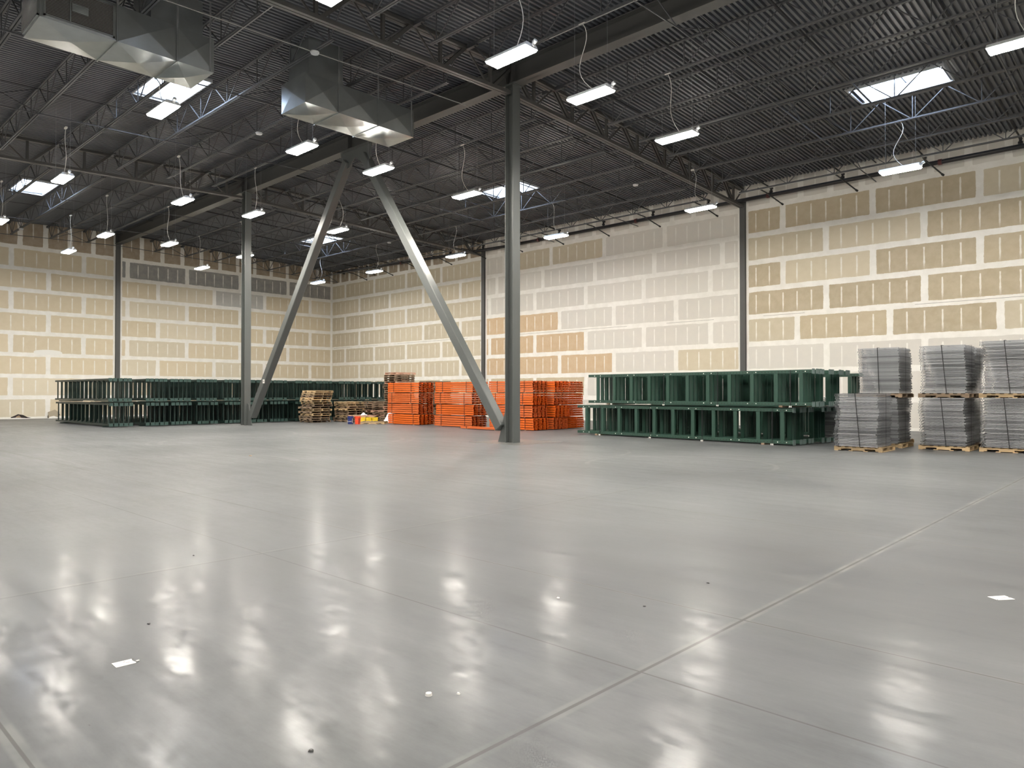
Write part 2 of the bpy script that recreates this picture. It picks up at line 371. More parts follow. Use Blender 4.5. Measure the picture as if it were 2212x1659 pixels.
# white mud patch and movement crack
pt = MB(); n = 28; yc, zc = -18.95, 3.80
ring = [(0.006, yc + 0.72*math.copysign(abs(math.cos(t))**0.7, math.cos(t)) + R.uniform(-.02,.02), zc + (0.17 if math.sin(t) > 0 else 0.13)*math.sin(t) + R.uniform(-.01,.01)) for t in [2*math.pi*i/n for i in range(n)]]
pt.v = ring; pt.f = [tuple(range(n))]
pt.build('mud_patch', mat('fresh_mud', (0.78, 0.765, 0.72), 0.85), wl)
cr = MB()
xx = 0.3
while xx < 66:
    L = R.uniform(0.8, 2.6)
    if R.random() < 0.75 and not (16.5 < xx+L and xx < 17.0) and not (33.2 < xx+L and xx < 33.8): cr.box(xx, xx+L, -0.006, -0.001, 4.885, 4.885+0.010)
    xx += L
cr.build('control_joint', M['seam'], wr)

# ------------------------------------------------------------------ roof deck
def deck():
    b = MB(); P = 0.1524; dp = 0.072
    ys = sorted({0.3, 0.0, RIDGE, YMIN-0.3} | {y for s_ in SKY for y in s_[2:]}, reverse=True)
    ncol = int((XMAX+0.4)/P)
    prof = [(0.0, 0.0), (0.066, 0.0), (0.078, dp), (0.1404, dp), (0.1524, 0.0)]
    for i in range(-2, ncol+1):
        x0 = i*P
        for y1, y0 in zip(ys[:-1], ys[1:]):
            if any(a-0.01 <= x0 < c-0.1 and s0-1e-6 <= y0 and y1 <= s1+1e-6 for a, c, s0, s1 in SKY): continue
            for (pa, za), (pb, zb) in zip(prof[:-1], prof[1:]):
                b.quad((x0+pa, y1, zd(y1)+za), (x0+pb, y1, zd(y1)+zb), (x0+pb, y0, zd(y0)+zb), (x0+pa, y0, zd(y0)+za))
    return b
structure(deck().build('ceiling', M['deck']))
for i, (x0, x1, y0, y1) in enumerate(SKY):
    z = zd((y0+y1)/2); cu = MB(); t = 0.04; a0 = math.floor(x0/0.1524)*0.1524 - 0.16; a1 = x1+0.10
    zb = z-0.06
    cu.box(a0, x0, y0, y1, z+0.04, z+0.05).box(x1-0.02, a1+0.1, y0, y1, z+0.06, z+0.07)
    cu.box(x0-t, x1+t, y0-t, y0, zb, z+0.35).box(x0-t, x1+t, y1, y1+t, zb, z+0.35).box(x0-t, x0, y0, y1, zb, z+0.35).box(x1, x1+t, y0, y1, zb, z+0.35)
    fr = structure(cu.build('window_%d' % (i+1), M['white']))
    pa = MB(); pa.box(x0, x1, y0, y1, z+0.30, z+0.31); pa.build('pane', M['pane'], fr)
    mu = MB(); mu.box((x0+x1)/2-0.02, (x0+x1)/2+0.02, y0, y1, z+0.26, z+0.30).box(x0, x1, y0+0.35, y0+0.37, z+0.24, z+0.26); mu.build('glazing_bar', M['steel'], fr)
    ld = bpy.data.lights.new('skylight_portal', 'AREA'); ld.shape = 'RECTANGLE'; ld.size = x1-x0; ld.size_y = y1-y0; ld.cycles.is_portal = True
    lo = bpy.data.objects.new('skylight_portal', ld); C.objects.link(lo); lo.location = ((x0+x1)/2, (y0+y1)/2, z+0.36)

# ------------------------------------------------------------------ joists
NB = 4
def joist_meshes():
    L = BX; D = 0.80; h = 0.05
    tp = MB(); 
    for s_ in (-1, 1): tp.box(0.06, L-0.06, 0.008*s_ + (0 if s_ > 0 else -0.045), 0.008*s_ + (0.045 if s_ > 0 else 0), D-0.045, D)
    tp.box(0.06, 0.45, -0.05, 0.05, D-0.11, D-0.045).box(L-0.45, L-0.06, -0.05, 0.05, D-0.11, D-0.045)
    bt = MB()
    for s_ in (-1, 1): bt.box(0.75, L-0.75, 0.010*s_ + (0 if s_ > 0 else -0.045), 0.010*s_ + (0.045 if s_ > 0 else 0), 0.0, 0.042)
    wb = MB(); n = 8; p = (L-2*0.95)/n
    for k in range(n+1):
        x = 0.95 + p*k
        wb.bar((x, 0, 0.02), (x, 0, D-0.02), 0.024, 0.024)
        if k < n:
            m_ = x + p/2
            wb.bar((x+0.03, 0, 0.02), (m_-0.02, 0, D-0.02), 0.026, 0.026); wb.bar((m_+0.02, 0, D-0.02), (x+p-0.03, 0, 0.02), 0.026, 0.026)
    wb.bar((0.3, 0, D-0.04), (0.95, 0, 0.02), 0.028, 0.028); wb.bar((L-0.3, 0, D-0.04), (L-0.95, 0, 0.02), 0.028, 0.028)
    return [(nm, b.mesh(nm)) for nm, b in (('top_chord', tp), ('bottom_chord', bt), ('web', wb))]
JM = joist_meshes()
for _, me in JM: me.materials.append(M['steel'])
BAYN = ['far left bay', 'middle bay', 'near bay', 'unseen bay']
SLOPEN = ['behind the ridge beam', 'in front of the ridge beam', 'out of sight behind the camera']
for bay in range(NB):
    for k in range(1, 24):
        if k % 8 == 0 and k == 8: continue
        y = -JOIST*k
        if bay == 3 and k > 12: continue
        if k > 17: continue
        e = empty('roof_joist', (bay*BX, y, zj(y)+0.0))
        for nm, me in JM: inst(me, nm, e)
        if k < 8: wh = '%s from the long right wall' % ORD[k-1]
        else: wh = '%s in front of the ridge beam' % ORD[k-9]
        tag(e, 'open-web steel roof joist, %s, %s' % (wh, BAYN[bay]), 'roof joist', 'open-web joists under the roof deck')

# ------------------------------------------------------------------ girders
def girder(x, y0, y1, lab):
    """from y0 (nearer the ridge) to y1"""
    e = empty('roof_girder', (x, y0, 0)); s_ = -1 if y1 < y0 else 1; L = abs(y1-y0)
    sl = (zj(y1)-zj(y0))/L
    def P(t, up_): return (0, s_*t, zj(y0) + sl*t + up_)
    lo, hi = -0.05, 0.74
    b = MB()
    for q in (-0.058, 0.058): b.bar(Vector(P(0.2, lo))+Vector((q,0,0)), Vector(P(L-0.15, lo))+Vector((q,0,0)), 0.095, 0.10, (1,0,0))
    b.build('bottom_chord', M['girder'], e)
    b = MB()
    for q in (-0.058, 0.058): b.bar(Vector(P(0.2, hi))+Vector((q,0,0)), Vector(P(L-0.15, hi))+Vector((q,0,0)), 0.095, 0.09, (1,0,0))
    b.build('top_chord', M['girder'], e)
    b = MB(); n = 8; p = L/n
    for k in range(n):
        a = p*k; m_ = a+p/2
        b.bar(P(m_, lo), P(m_, hi), 0.085, 0.085)
        for q in (-0.05, 0.05):
            b.bar(Vector(P(a+0.05, hi))+Vector((q,0,0)), Vector(P(m_-0.08, lo))+Vector((q,0,0)), 0.05, 0.09, (1,0,0))
        b.bar(P(m_+0.06, lo), P(a+p-0.05, hi), 0.045, 0.045)
    b.build('web', M['girder'], e)
    tag(e, lab, 'roof girder', 'truss girders across the hall')
for i in range(1, 4):
    nm = ['', 'column before the green frames', 'tall column', 'unseen column'][i]
    girder(BX*i, RIDGE, 0, 'heavy truss girder from the %s to the long right wall' % nm)
    girder(BX*i, RIDGE, -30.48, 'heavy truss girder from the %s toward the camera side' % nm)

# ------------------------------------------------------------------ ridge beam
bm_ = MB(); b0, b1 = 10.66, 11.27; hw = 0.19
for i in range(3):
    bm_ = MB(); x0, x1 = i*BX+0.02, (i+1)*BX-0.02
    bm_.box(x0, x1, RIDGE-hw, RIDGE+hw, b0, b0+0.025).box(x0, x1, RIDGE-hw, RIDGE+hw, b1-0.025, b1).box(x0, x1, RIDGE-0.008, RIDGE+0.008, b0, b1)
    for sx_ in (x0+0.1, x1-0.1, (x0+x1)/2): bm_.box(sx_-0.006, sx_+0.006, RIDGE-hw+0.01, RIDGE+hw-0.01, b0, b1)
    o = bm_.build('ridge_beam', M['beam'])
    tag(o, 'deep steel roof beam on the ridge, %s' % ['between the left wall and the second column', 'above the two slanting braces', 'running out of view at the top right'][i], 'roof beam', 'steel beams along the roof ridge')

# ------------------------------------------------------------------ columns and braces
def column(x, y, label):
    e = empty('steel_column', (x, y, 0)); z1 = 10.66
    b = MB(); f_, d_ = 0.152, 0.165; t = 0.022
    b.box(d_-t, d_, -f_, f_, 0, z1).box(-d_, -d_+t, -f_, f_, 0, z1).box(-d_+t, d_-t, -0.014, 0.014, 0, z1)
    b.build('shaft', M['column'], e)
    b = MB(); b.box(-0.24, 0.24, -0.22, 0.22, 0, 0.004); b.build('base_plate', M['column'], e)
    b = MB(); b.box(-0.22, 0.22, -0.19, 0.19, z1-0.03, z1); b.build('cap_plate', M['column'], e)
    tag(e, label, 'column'); return e
column(2*BX, RIDGE, 'tall free-standing grey steel column standing in front of the orange beams')
column(BX, RIDGE, 'free-standing grey steel column in front of the dark green frames')
for (x, y, lb) in ((33.53, 0, 'dark wall column on the long right wall, above the near green frames'), (16.76, 0, 'dark wall column on the right wall, behind the long slanting brace'), (50.29, 0, None)):
    b = MB(); b.box(x-0.125, x+0.125, -0.10, 0.0, 0, zj(0)+0.2).box(x-0.14, x-0.125, -0.03, 0.0, 0, zj(0)+0.2).box(x+0.125, x+0.14, -0.03, 0, 0, zj(0)+0.2)
    o = b.build('wall_column', M['wallcol'])
    tag(o, lb or 'dark wall column on the right wall, out of view to the right', 'column')
for (y, lb) in ((-15.24, 'dark wall column on the left wall, above the nearest green bundle'), (-30.48, 'dark wall column on the left wall, out of view to the left')):
    b = MB(); b.box(0.0, 0.10, y-0.125, y+0.125, 0, 10.66).box(0, 0.03, y-0.14, y-0.125, 0, 10.3).box(0, 0.03, y+0.125, y+0.14, 0, 10.3)
    tag(b.build('wall_column', M['wallcol']), lb, 'column')
def brace(xf, xt, label, foot_dx):
    zf, zt = 0.42, 10.30
    e = empty('slanting_brace', ((xf), RIDGE, 0))
    d = Vector((xt-xf, 0, zt-zf)).normalized()
    p = Vector((0, 0, zf)); q = Vector((xt-xf, 0, zt))
    b = MB(); b.bar(p, q, 0.305, 0.305, (0, 1, 0)); b.build('tube', M['column'], e, bevel=0.02)
    g = MB(); s_ = 1 if foot_dx > 0 else -1
    # gusset plate at the foot: thin plate in the frame plane
    pts = [(foot_dx, 0.0), (foot_dx-0.42*s_, 0.0), (foot_dx-0.30*s_, 0.35), (foot_dx-0.12*s_, 0.95), (foot_dx, 1.0)]
    n = len(g.v)
    for yy in (-0.016, 0.016):
        for a, c in pts: g.v.append((a, yy, c))
    g.f += [(0,1,2,3,4), (9,8,7,6,5)] + [((i+1)%5, i, 5+i, 5+(i+1)%5) for i in range(5)]
    g.build('foot_gusset', M['column'], e)
    g = MB(); dx = xt-xf; s2 = 1 if dx > 0 else -1
    tipx = 25.42 - xf
    g.v = [(dx-0.30*s2, -0.016, zt-0.35), (dx+0.12*s2, -0.016, zt-0.25), (tipx, -0.016, b0-0.30), (tipx, -0.016, b0), (dx-0.45*s2, -0.016, b0)]
    g.v += [(a, 0.016, c) for a, _, c in g.v[:5]]
    g.f = [(0,1,2,3,4), (9,8,7,6,5)] + [((i+1)%5, i, 5+i, 5+(i+1)%5) for i in range(5)]
    g.build('head_gusset', M['column'], e)
    tag(e, label, 'brace'); return e, d
brace(33.08, 25.98, 'long slanting grey box brace leaning left from the foot of the tall column', 0.28)
lb_e, lb_d = brace(17.42, 24.90, 'slanting grey box brace leaning right from the column before the green frames', -0.48)
tg = MB(); tg.box(-0.085, 0.085, -0.003, 0, -0.085, 0.085); to = tg.build('number_tag', M['clip'], lb_e, loc=(18.72-17.42, -0.157, 1.98))
for k, w_ in ((-0.035, 0.026), (0.03, 0.03)):
    b = MB(); b.box(k-w_/2, k+w_/2, -0.006, -0.003, -0.03, 0.03); b.build('lettering', M['black'], to)
b = MB(); b.box(32.42, 34.45, -15.98, -13.95, 0.0, 0.002)
po = b.build('trim_1', M['pad']); po.rotation_euler = (0,0,0); structure(po)

# ------------------------------------------------------------------ bridging, pipes, conduits
def tri(n): return ORD[n-1]
cnt = 0
for bay in range(3):
    for fr_, nm in ((0.04, 'by the left wall'), (0.335, 'left third'), (0.665, 'right third')):
        if fr_ == 0.04 and bay: continue
        for side in (0, 1):
            x = bay*BX + fr_*BX + (0.1 if fr_ == 0.04 else 0); ya, yb = (0, RIDGE) if side == 0 else (-30.48, RIDGE)
            e = empty('joist_bridging', (x, 0, 0))
            b = MB(); b.bar((0, ya, zj(ya)-0.015), (0, yb, zj(yb)-0.015), 0.03, 0.03); b.build('lower_rod', M['steel'], e)
            b = MB(); b.bar((0, ya, zd(ya)-0.13), (0, yb, zd(yb)-0.13), 0.03, 0.03); b.build('upper_rod', M['steel'], e)
            for k in range(8):
                if (k + bay) % 3: continue
                b = MB()
                a = ya + (yb-ya)*k/8; c = ya + (yb-ya)*(k+1)/8
                b.bar((0.02, a, zj(a)), (0.02, c, zd(c)-0.12), 0.025, 0.025); b.bar((-0.02, a, zd(a)-0.12), (-0.02, c, zj(c)), 0.025, 0.025)
                b.build('cross_rod', M['steel'], e)
            tag(e, 'thin joist bridging, %s, %s, %s' % (nm, BAYN[bay], SLOPEN[side]), 'bridging', 'thin rods tying the joists together')
# main pipe by the right wall
b = MB(); pts = [(1.5, -0.45, 10.52), (18.6, -0.45, 10.07), (XMAX-0.5, -0.45, 10.10)]
pe = empty('sprinkler_main', (0, 0, 0)); b.tube(pts, 0.085, 12); b.build('pipe', M['pipe'], pe, smooth=True)
for x in [3.1, 9.2, 15.2, 21.6, 28.1, 34.9, 41.5]:
    z = 10.52 + (x-1.5)/(17.1)*(10.07-10.52) if x < 18.6 else 10.08
    b = MB(); b.cyl((x-0.06, -0.45, z), (x+0.06, -0.45, z), 0.11, 12); b.build('coupling', M['redpipe'], pe)
tag(pe, 'thick black sprinkler main running along the top of the long right wall', 'pipe')
for i in range(16):
    x = 2.25 + 2.98*i; z0 = zj(-1)+0.48
    e = empty('sprinkler_branch_line', (x, 0, 0))
    b = MB(); b.cyl((0, -0.42, zj(0)+0.45), (0, RIDGE, zj(RIDGE)+0.45), 0.030, 8); b.build('pipe', M['pipe'], e, smooth=True)
    zb = 10.52 + (x-1.5)/(17.1)*(10.07-10.52) if x < 18.6 else 10.08
    b = MB(); b.cyl((0, -0.45, zb), (0, -0.45, zj(0)+0.47), 0.045, 8).cyl((0, -0.45, zb+0.1), (0, -0.45, zb+0.18), 0.075, 8); b.build('riser', M['pipe'], e)
    b = MB(); b.cyl((0, -0.50, zj(0)+0.45), (0, -0.34, zj(0)+0.45), 0.055, 8); b.build('end_cap', M['pipe'], e)
    tag(e, 'thin black sprinkler branch pipe, %s from the far left wall' % ORD[i], 'pipe', 'sprinkler branch pipes under the deck')
for i in range(14):   # stub drops by the right wall
    x = 4.6 + 3.05*i
    b = MB(); b.cyl((x, -1.15, zj(0)+0.10), (x+0.35, -0.25, zj(0)-0.30), 0.028, 8).cyl((x+0.32, -0.30, zj(0)-0.27), (x+0.36, -0.22, zj(0)-0.31), 0.042, 8).cyl((x, -1.15, zj(0)+0.10), (x, -1.9, zj(0)+0.12), 0.028, 8)
    tag(b.build('capped_pipe_stub', M['pipe']), 'short capped black pipe stub by the right wall, %s from the far corner' % ORD[i], 'pipe', 'capped pipe stubs along the right wall')
# conduits and discs
def conduit(pts, label):
    b = MB(); b.tube(pts, 0.014, 6); tag(b.build('conduit', M['conduit']), label, 'conduit')
zc_ = lambda y: zj(y)-0.03
conduit([(31.93, -26.5, zc_(-26.5)), (31.93, -22.7, zc_(-22.7)), (31.93, -20.65, zc_(-20.65)), (31.93, -15.6, zc_(-15.6))], 'long thin grey conduit crossing the joists above the two ducts')
conduit([(30.6, -22.86, zc_(-22.86)), (33.4, -22.86, zc_(-22.86))], 'short grey conduit along a joist beside the louvred duct')
conduit([(36.6, -17.15, zj(-17.15)-0.02), (50.0, -17.15, zj(-17.15)-0.02)], 'thin white cable along the joist in front of the ridge beam')
conduit([(34.2, -1.905, zj(-1.9)-0.02), (41.9, -1.905, zj(-1.9)-0.02)], 'thin white cable along the last joist before the right wall')
conduit([(41.3, -5.4, zj(-5)+0.15), (41.3, -3.8, zj(-3.8)+0.02)], 'short bright conduit beside the large right skylight')
for x, y, lb in ((31.93, -20.75, 'white ceiling disc at the conduit above the plain duct'), (25.3, -19.13, 'white ceiling disc between the two ducts and the left wall lights'), (31.56, -5.6, 'white ceiling disc near the tall column and right wall lights'), (14.84, -5.6, 'white ceiling disc behind the top of the long brace'), (2.9, -21.0, 'small white ceiling disc near the far left wall')):
    k = round(-y/JOIST); yy = -JOIST*k if abs(-JOIST*k - y) < 1.2 else y
    b = MB(); z = zj(yy); b.cyl((x, yy, z-0.07), (x, yy, z-0.02), 0.10, 16, 0.12).cyl((x, yy, z-0.02), (x, yy, z), 0.05, 10)
    tag(b.build('ceiling_disc', M['white'], smooth=False), lb, 'detector')
for (x, y) in ((20.2, -24.77), (17.6, -22.86), (25.0, -26.67), (35.6, -13.33), (38.0, -11.43)):
    pass

# ------------------------------------------------------------------ ducts
def xbreak(b, p00, p10, p11, p01, bulge):
    c = (Vector(p00)+Vector(p10)+Vector(p11)+Vector(p01))/4 + Vector(bulge)
    n = len(b.v); b.v += [tuple(p00), tuple(p10), tuple(p11), tuple(p01), tuple(c)]
    b.f += [(n, n+1, n+4), (n+1, n+2, n+4), (n+2, n+3, n+4), (n+3, n, n+4)]
def duct(x0, x1, ys, z0, z1, plen, label, louvred):
    e = empty('air_duct', ((x0+x1)/2, (ys[0]+ys[-1])/2, z0))
    off = Vector(((x0+x1)/2, (ys[0]+ys[-1])/2, z0)); hx = (x1-x0)/2; H = z1-z0; k = 0.055
    for i, (ya, yb) in enumerate(zip(ys[:-1], ys[1:])):
        a, c = ya-off.y, yb-off.y; b = MB()
        xbreak(b, (-hx,a,0), (-hx,c,0), (hx,c,0), (hx,a,0), (0,0,-k))
        xbreak(b, (hx,a,0), (hx,c,0), (hx,c,H), (hx,a,H), (k*.6,0,0))
        xbreak(b, (-hx,c,0), (-hx,a,0), (-hx,a,H), (-hx,c,H), (-k*.6,0,0))
        xbreak(b, (-hx,a,H), (hx,a,H), (hx,c,H), (-hx,c,H), (0,0,k))
        if i == 0: xbreak(b, (-hx,a,0), (hx,a,0), (hx,a,H), (-hx,a,H), (0,-k*.6,0))
        if i == len(ys)-2: xbreak(b, (hx,c,0), (-hx,c,0), (-hx,c,H), (hx,c,H), (0,k*.6,0))
        b.build('duct_section', M['galv'], e)
        if i:
            fl_ = MB(); r_ = 0.025
            fl_.box(-hx-r_, hx+r_, a-0.012, a+0.012, -r_, 0.0).box(hx, hx+r_, a-0.012, a+0.012, 0, H).box(-hx-r_, -hx, a-0.012, a+0.012, 0, H)
            fl_.build('flange', M['galv'], e)
    a, c = plen[0]-off.y, plen[1]-off.y; zt = zd(off.y)-z0-0.02
    b = MB(); b.box(-hx+0.12, hx-0.12, a, c, H, zt); b.build('riser_box', M['galv'], e)
    hs = MB()
    for yy in ys[1:-1]+[ys[-1]-0.1]:
        for sx_ in (-hx-0.015, hx+0.015): hs.box(sx_-0.004, sx_+0.004, yy-off.y-0.02, yy-off.y+0.02, 0, zt)
    hs.build('hanger_strap', M['wire'], e)
    if louvred:
        def grille(face, n):
            g = MB(); fm = MB(); t = 0.035
            if face == 'E':
                a, c = ys[0]-off.y+0.06, ys[1]-off.y-0.06; X_ = hx+0.03
                fm.box(hx, X_+0.01, a, c, 0.04, 0.04+t).box(hx, X_+0.01, a, c, H-0.04-t, H-0.04).box(hx, X_+0.01, a, a+t, 0.04, H-0.04).box(hx, X_+0.01, c-t, c, 0.04, H-0.04).box(hx, X_+0.015, a+(c-a)*0.36-0.012, a+(c-a)*0.36+0.012, 0.04, H-0.04)
                for j in range(n):
                    z = 0.09 + (H-0.18)*j/(n-1); g.bar((X_-0.005, a+t, z), (X_-0.005, c-t, z), 0.022, 0.006, (1, 0, -0.6))
                bk_ = MB(); bk_.box(hx+0.024, hx+0.026, a+t, c-t, 0.05, H-0.05)
            else:
                Y_ = ys[0]-off.y-0.03; a, c = -hx+0.05, hx-0.05
                fm.box(a, c, Y_-0.01, Y_+0.03, 0.04, 0.04+t).box(a, c, Y_-0.01, Y_+0.03, H-0.04-t, H-0.04).box(a, a+t, Y_-0.01, Y_+0.03, 0.04, H-0.04).box(c-t, c, Y_-0.01, Y_+0.03, 0.04, H-0.04)
                for j in range(n):
                    z = 0.09 + (H-0.18)*j/(n-1); g.bar((a+t, Y_, z), (c-t, Y_, z), 0.022, 0.006, (0, 1, 0.6))
                bk_ = MB(); bk_.box(a+t, c-t, Y_+0.008, Y_+0.010, 0.05, H-0.05)
            go = fm.build('grille', M['galv'], e); g.build('slats', M['louvre'], go); bk_.build('grille_throat', M['hole'], go)
        grille('E', 22); grille('S', 22)
    tag(e, label, 'air duct', None)
duct(29.58, 30.92, [-26.78, -25.30, -24.00, -23.12], 9.30, 10.12, (-24.55, -23.35), 'square galvanised air duct with louvred grilles hanging at the top left', True)
duct(29.72, 30.98, [-20.66, -19.62, -18.28, -16.95], 9.30, 10.12, (-20.5, -19.4), 'plain galvanised air duct hanging above the apex of the braces', False)

# ------------------------------------------------------------------ lamps
ROWS = {-5.78: 'row nearest the long right wall', -13.25: 'row just behind the ridge beam', -17.15: 'row just in front of the ridge beam', -19.9: 'row passing between the ducts', -23.78: 'row under the louvred duct'}
LP = {-5.78: [7.42, 13.5, 20.57, 27.33, 34.56, 41.56, 48.6, 55.6], -13.25: [7.44, 12.6, 21.15, 29.4, 37.91, 45.8, 54.2], -17.15: [4.4, 12.87, 21.17, 29.45, 37.88, 46.2, 54.5], -19.9: [7.34, 12.78, 21.15, 29.52, 37.87, 46.2], -23.78: [4.2, 12.47, 21.09, 29.52, 37.42, 46.2, 54.5], -31.0: [8.0, 16.5, 25, 33.5, 42, 50.5, 59], -38.5: [12, 22, 32, 42, 52, 61]}  # lamps out of view, with the last two rows, are added for fill light
SKIP = {(-17.15, 4.4), (-23.78, 4.2)}
ZL = 8.57
def lamp_meshes():
    L, w_, h = 0.585, 0.195, 0.085
    hs = MB(); n = 0
    v0 = [(-L,-w_,0.02),(L,-w_,0.02),(L,w_,0.02),(-L,w_,0.02),(-L+0.01,-w_+0.05,h),(L-0.01,-w_+0.05,h),(L-0.01,w_-0.05,h),(-L+0.01,w_-0.05,h)]
    hs.v = v0; hs.f = [(4,5,6,7),(0,1,5,4),(1,2,6,5),(2,3,7,6),(3,0,4,7)]
    hs.box(-L,L,-w_,-w_+0.006,0.0,0.02).box(-L,L,w_-0.006,w_,0.0,0.02).box(-L,-L+0.006,-w_,w_,0.0,0.02).box(L-0.006,L,-w_,w_,0.0,0.02)
    ln = MB(); ln.quad((-L+0.03,w_-0.03,-0.040),(L-0.03,w_-0.03,-0.040),(L-0.03,-w_+0.03,-0.040),(-L+0.03,-w_+0.03,-0.040)); c_ = [(-L+0.006,-w_+0.006,0.004),(L-0.006,-w_+0.006,0.004),(L-0.006,w_-0.006,0.004),(-L+0.006,w_-0.006,0.004)]; d_ = [(-L+0.03,-w_+0.03,-0.040),(L-0.03,-w_+0.03,-0.040),(L-0.03,w_-0.03,-0.040),(-L+0.03,w_-0.03,-0.040)]
    for i in range(4): ln.quad(c_[i], d_[i], d_[(i+1)%4], c_[(i+1)%4])
    if False: ln.quad((-L+0.006,w_-0.006,0.004),(L-0.006,w_-0.006,0.004),(L-0.006,-w_+0.006,0.004),(-L+0.006,-w_+0.006,0.004))
    sn = MB(); sn.cyl((L+0.01, 0.02, 0.03), (L+0.04, 0.02, 0.10), 0.035, 8).cyl((L+0.04, 0.02, 0.09), (L+0.10, 0.02, 0.12), 0.045, 10)
    return hs.mesh('housing'), ln.mesh('lens'), sn.mesh('sensor')
HM, LM_, SM = lamp_meshes()
HM.materials.append(M['white']); LM_.materials.append(M['lens']); SM.materials.append(M['white'])
for y, xs in LP.items():
    real = [x for x in xs if (y, x) not in SKIP]
    for i, x in enumerate(real):
        e = empty('hanging_light', (x, y, ZL))
        inst(HM, 'housing', e); inst(LM_, 'lens', e); inst(SM, 'sensor', e)
        zt = zj(y) - ZL + 0.86; under = 29 < x < 30 and y < -16
        zr = 9.30 - 0.03 - ZL if under else zt
        wme = MB(); wme.cyl((-0.40, -0.1, 0.08), (-0.40, -0.1, zt), 0.0045, 4); wme.build('cable', M['wire'], e)
        wme = MB(); wme.cyl((0.42, 0.1, 0.08), (0.42, 0.1, zr), 0.0045, 4); wme.build('cable', M['wire'], e)
        sg = -1 if under else R.choice((-1, 1)); A = R.uniform(0.10, 0.28); top = zj(y)-ZL+0.02; x_top = 0.3*sg*R.uniform(.6,1.6); k = round(-y/JOIST); ytop = -JOIST*k - y
        if abs(ytop) > 0.4: ytop = 0.0
        pts = [(0.12 + (x_top-0.12)*t + A*sg*math.sin(math.pi*2*t*0.85), ytop*t, 0.08 + (top-0.08)*t) for t in [j/12 for j in range(13)]]
        wme = MB(); wme.tube(pts, 0.009, 5); wme.build('power_cord', M['cord'], e)
        wme = MB(); wme.box(pts[-1][0]-0.09, pts[-1][0]+0.09, ytop-0.03, ytop+0.03, top-0.02, top+0.03); wme.build('junction_box', M['clip'], e)
        if y in ROWS: lb = 'white LED light, %s from left wall, %s' % (ORD[i], ROWS[y])
        else: lb = 'added unseen LED light behind the camera, %s from the left, %s row' % (ORD[i], 'near' if y == -31.0 else 'far')
        tag(e, lb, 'hanging light', 'hanging LED high-bay lights')

# ------------------------------------------------------------------ dark green upright frames
def frame_meshes(L, n, post, fh, plate, sw):
    """frame lying on its long side: posts along x at z=post/2 and fh-post/2, struts vertical"""
    pm_ = MB(); pw = 0.075
    pm_.box(0, L, -pw/2, pw/2, 0, post)
    if plate: pass
    pl = MB(); pl.box(L, L+0.012, -plate/2, plate/2, -0.01, 0.13); 
    st_ = MB(); st_.box(-sw/2, sw/2, -0.03, 0.018, post, fh-post)
    return pm_.mesh('post'), pl.mesh('foot_plate'), st_.mesh('strut')
def far_frame_meshes(L, fh):
    po_ = MB(); q = 0.080
    po_.box(0, L, -0.0375, 0.0375, 0.02, 0.02+q).box(0, L, -0.0375, 0.0375, fh-q, fh)
    pl = MB(); pl.box(L, L+0.012, -0.078, 0.078, 0, 0.14)
    br = MB(); n = 13
    for k in range(n):
        x = 0.32 + (L-0.64)*k/(n-1); br.box(x-0.035, x+0.035, -0.02, 0.02, 0.10, fh-q)
    return po_.mesh('post_pair'), pl.mesh('foot_plate'), br.mesh('bracing')
FH = 0.985
FFM = far_frame_meshes(7.6, FH)
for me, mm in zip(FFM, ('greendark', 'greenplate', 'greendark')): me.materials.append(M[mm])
def far_bundle(x, y, z, nfr, rz, label, seed):
    r = random.Random(seed)
    e = empty('upright_frame_bundle', (x, y, z), rz); pitch = 0.195
    for i in range(nfr):
        xo = r.uniform(-0.05, 0.05) + 0.0
        f = inst(FFM[0], 'rack_frame', e, (-7.6 + xo, 0.10 + pitch*i, 0.045))
        inst(FFM[1], 'foot_plate', f, (0, 0, -0.01)); inst(FFM[1], 'foot_plate', f, (0, 0, FH-0.125)); inst(FFM[2], 'bracing', f)
    b = MB()
    for xs_ in (-0.7, -6.6):
        b = MB(); b.box(xs_-0.05, xs_+0.05, -0.03, pitch*nfr+0.03, 0.0, 0.045); b.build('dunnage', M['greendark'], e)
    tag(e, label, 'rack frames', 'dark green rack frame bundles along the back'); return e
starts = [-20.40, -18.95, -17.82, -16.68, -15.35, -14.20, -13.02, -11.70, -10.40, -9.10, -7.80, -6.50, -5.25]
for i, ys_ in enumerate(starts):
    for t in (0, 1):
        xe = 14.75 + [0, .1, -.1, .05, 0, .1, -.05, .1, 0, .05, -.1, 0, .05][i]
        nf = 5
        if t and i == 0: nf = 5
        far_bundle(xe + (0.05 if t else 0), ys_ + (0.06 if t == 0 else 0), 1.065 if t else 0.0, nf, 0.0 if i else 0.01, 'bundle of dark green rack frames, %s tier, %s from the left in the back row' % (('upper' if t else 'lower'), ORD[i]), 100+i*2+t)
NL = 8.05
pM, plM, stM = frame_meshes(NL, 11, 0.090, FH, 0.15, 0.115)
pM.materials.append(M['green']); plM.materials.append(M['greenend']); stM.materials.append(M['green'])
holes = MB()
for k in range(int(NL/0.10)): holes.box(0.06+k*0.10, 0.06+k*0.10+0.035, -0.0385, -0.0375, 0.030, 0.045)
hM = holes.mesh('slots'); hM.materials.append(M['hole'])
